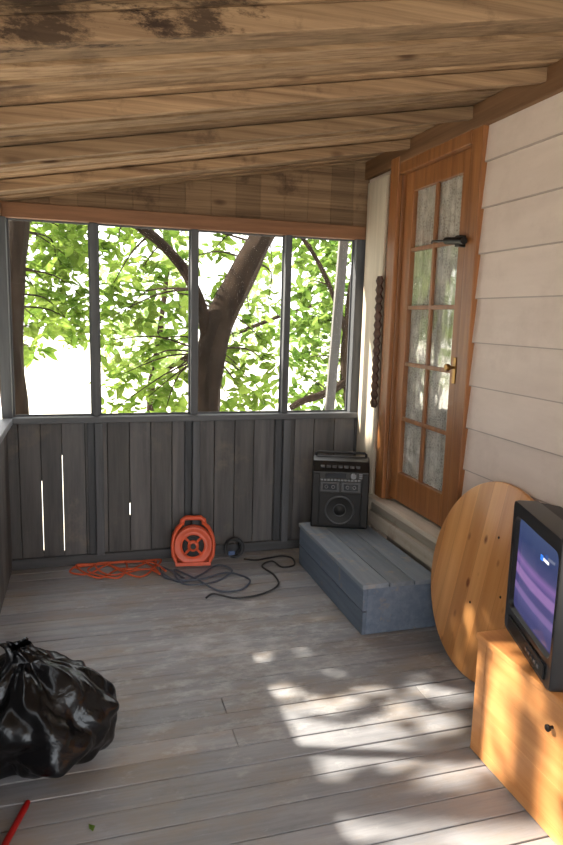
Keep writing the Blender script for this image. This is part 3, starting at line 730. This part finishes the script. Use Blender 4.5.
tree('tree with dark straight trunk seen through the leftmost screen', [([g(a)-Vector((0, 0, .1)), a, at(10, 330, 5.6), at(18, 230, 5.7), at(28, 120, 5.8), at(20, 20, 5.9)], (.10, .08))],
     cl([(48, 240, 26), (74, 262, 24), (50, 288, 28), (78, 236, 22), (40, 322, 24), (66, 318, 22), (86, 300, 20), (30, 350, 16), (24, 262, 14), (60, 212, 24), (80, 170, 30), (30, 190, 30), (60, 120, 40), (84, 330, 14), (56, 262, 22), (36, 232, 20), (40, 300, 22), (70, 340, 12)], 6.6), MT['leaf'], .15, 100)
b0 = at(203, 415, 5.0)
tree('dark leaning trunk with a bough curving left outside second screen post',
     [([g(b0)-Vector((0, 0, .1)), b0, at(207, 370, 5.0), at(217, 330, 5.0), at(234, 292, 5.0), at(252, 255, 5.05), at(280, 200, 5.1), at(320, 110, 5.2)], (.125, .085)),
      ([at(208, 352, 5.0), at(202, 312, 4.95), at(188, 276, 4.9), at(164, 246, 4.9), at(134, 222, 4.9), at(100, 190, 4.9)], (.05, .025))],
     cl([(118, 248, 24), (140, 272, 24), (168, 296, 24), (128, 312, 26), (152, 340, 26), (178, 330, 20), (118, 376, 22), (158, 384, 22), (182, 372, 18), (110, 290, 20), (140, 225, 20), (172, 235, 18), (112, 340, 16), (140, 365, 18),
         (268, 300, 16), (244, 372, 24), (264, 392, 22), (230, 402, 18), (262, 340, 20), (206, 392, 16), (272, 262, 16), (214, 250, 16), (222, 280, 12), (140, 404, 18), (180, 402, 16), (160, 180, 30), (220, 160, 30), (248, 400, 18), (270, 365, 16), (166, 408, 14), (116, 408, 14), (178, 262, 18), (230, 236, 16), (105, 320, 14), (250, 320, 16), (235, 345, 14), (212, 300, 12), (184, 305, 16)], 5.9, .3), MT['leaf'], .14, 98)
c0 = at(352, 412, 7.2)
tree('slim branching tree with leaves seen through the rightmost screen',
     [([g(c0)-Vector((0, 0, .1)), c0, at(347, 370, 7.2), at(350, 320, 7.2), at(356, 270, 7.2), at(360, 200, 7.2)], (.09, .06)),
      ([at(347, 380, 7.2), at(330, 392, 7.1), at(305, 400, 7.0), at(290, 408, 7.0)], (.05, .03)),
      ([at(350, 345, 7.2), at(335, 300, 7.1), at(318, 262, 7.1), at(300, 235, 7.0)], (.03, .02))],
     cl([(302, 250, 22), (322, 268, 24), (340, 246, 20), (304, 326, 22), (324, 348, 26), (346, 322, 22), (310, 384, 20), (334, 388, 22), (354, 376, 20), (302, 292, 18), (356, 290, 16), (298, 360, 16), (315, 225, 22), (350, 210, 26), (300, 190, 26), (330, 300, 20), (300, 402, 14), (344, 404, 16), (320, 320, 18)], 7.6, .3), MT['leaf2'], .16, 98)
d0 = at(150, 400, 13)
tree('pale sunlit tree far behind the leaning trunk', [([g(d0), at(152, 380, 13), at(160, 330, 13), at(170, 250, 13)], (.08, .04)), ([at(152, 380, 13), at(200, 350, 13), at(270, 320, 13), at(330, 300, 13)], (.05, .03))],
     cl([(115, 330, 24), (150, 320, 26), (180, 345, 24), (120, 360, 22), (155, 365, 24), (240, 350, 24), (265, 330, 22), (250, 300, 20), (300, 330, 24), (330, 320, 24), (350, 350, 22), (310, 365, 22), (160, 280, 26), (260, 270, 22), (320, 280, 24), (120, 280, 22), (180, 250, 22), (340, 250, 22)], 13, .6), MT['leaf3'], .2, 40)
spots = []
def spot(px, py, rx, ry): q = fl(px, py); spots.append((q.x, q.y, rx, ry))
for px, py, rx, ry in ((278, 690, .03, .05), (292, 692, .03, .03), (290, 712, .04, .03), (284, 738, .02, .02), (318, 705, .05, .018), (322, 733, .08, .03), (350, 748, .12, .045), (378, 734, .08, .025), (402, 758, .08, .02), (336, 768, .05, .015), (345, 797, .08, .02), (395, 806, .13, .03), (455, 810, .13, .04), (500, 830, .15, .05), (440, 782, .10, .015), (365, 828, .08, .02), (440, 692, .03, .02), (456, 702, .02, .02), (545, 850, .14, .04), (380, 690, .02, .015), (420, 842, .14, .02), (455, 765, .06, .012), (420, 690, .04, .015), (262, 655, .02, .02), (300, 650, .03, .012), (335, 672, .03, .012), (400, 710, .05, .012), (440, 728, .05, .012), (310, 620, .02, .01), (350, 700, .02, .02)):
    spot(px, py, rx, ry)
def csp(px, py, r1, r2):
    q = atx(px, py, CX0); k = q.z/(-SUN.z); e = q+SUN*k; spots.append((e.x, e.y, r1, r2))
for px, py, r1, r2 in ((484, 700, .09, .016), (500, 716, .16, .02), (516, 692, .10, .014), (522, 764, .18, .02), (540, 730, .12, .014), (545, 800, .14, .022), (500, 662, .04, .015), (556, 765, .10, .014), (488, 745, .08, .014)): csp(px, py, r1, r2)
def keep(p):
    k = p.z/(-SUN.z); e = p+SUN*k
    for x, y, rx, ry in spots:
        if ((e.x-x)/(rx+.030))**2+((e.y-y)/(ry+.030))**2 < 1: return False
    return True
def extra(mb):
    back = -SUN
    for i in range(21000):
        X = random.uniform(-.3, 2.6); Y = random.uniform(-.9, 4.5) if i < 15000 else random.uniform(2.3, 4.5); e = Vector((X, Y, 0))
        t = (X+1.0+random.uniform(0, 1.0))/(-back.x); p = e+back*t
        if p.z < .75: continue
        if not keep(p): continue
        leaves(mb, p, .01, 1, .125 if Y > 2.4 else .115, keep)
tree('broad leafy tree added out of view beyond the left screens to dapple the porch',  # unseen tree added as sun blocker, its leaf gaps shaped to form the dapple
     [([(-3.6, 3.2, -.6), (-3.5, 3.2, .8), (-3.4, 3.1, 2.2), (-3.2, 3.0, 4.0)], (.16, .08))],
     [((-3.0+random.uniform(-.6, .6), 3+random.uniform(-2, 2.0), 3.0+random.uniform(-.9, 1.2)), .3) for _ in range(14)], MT['leafd'], .10, 30, keep, extra)
p0 = at(329, 414, 4.20); p1 = at(348, 190, 4.12)
mb = MB(); d = (p0-p1).normalized(); A = p1; B = p0+d*((p0.z+.5)/-d.z)
base = Vector((B.x, B.y, -.5)); ww = Vector((.031, 0, 0)); dd = Vector((0, .016, 0))
mb.hexa([B-ww-dd-base, B+ww-dd-base, B+ww+dd-base, B-ww+dd-base, A-ww-dd-base, A+ww-dd-base, A+ww+dd-base, A-ww+dd-base])
o = mb.build('leaning_board', MT['greypost'], bevel=.002); o.location = base; tag(o, 'grey board leaning outside the rightmost screen bay', 'board')
q = fl(93, 832); mb = MB(); mb.add([(0, 0, .002), (.012, .008, .006), (.034, .004, .003), (.014, -.010, .006)], [(0, 1, 2), (0, 2, 3)])
o = mb.build('fallen_leaf', MT['leaf2']); o.location = (q.x, q.y, 0); o.rotation_euler = (0, 0, 1.8); tag(o, 'small green leaf fallen on floor near red handle', 'leaf')

# ---------------------------------------------------------------- light
wd = bpy.data.worlds.new('world'); bpy.context.scene.world = wd; wd.use_nodes = True
wn = wd.node_tree; bgn = wn.nodes['Background']; bgn.inputs['Color'].default_value = (1, .985, .965, 1); bgn.inputs['Strength'].default_value = 4.4
sd = bpy.data.lights.new('sun', 'SUN'); sd.energy = 17; sd.angle = R_(1.1); sd.color = (1, .91, .76)
so = bpy.data.objects.new('sun', sd); C.objects.link(so); so.rotation_mode = 'QUATERNION'; so.rotation_quaternion = SUN.to_track_quat('-Z', 'Y'); so.location = (-4, 4, 5)
bpy.context.scene.view_settings.view_transform = 'Standard'
bpy.context.scene.view_settings.exposure = 0
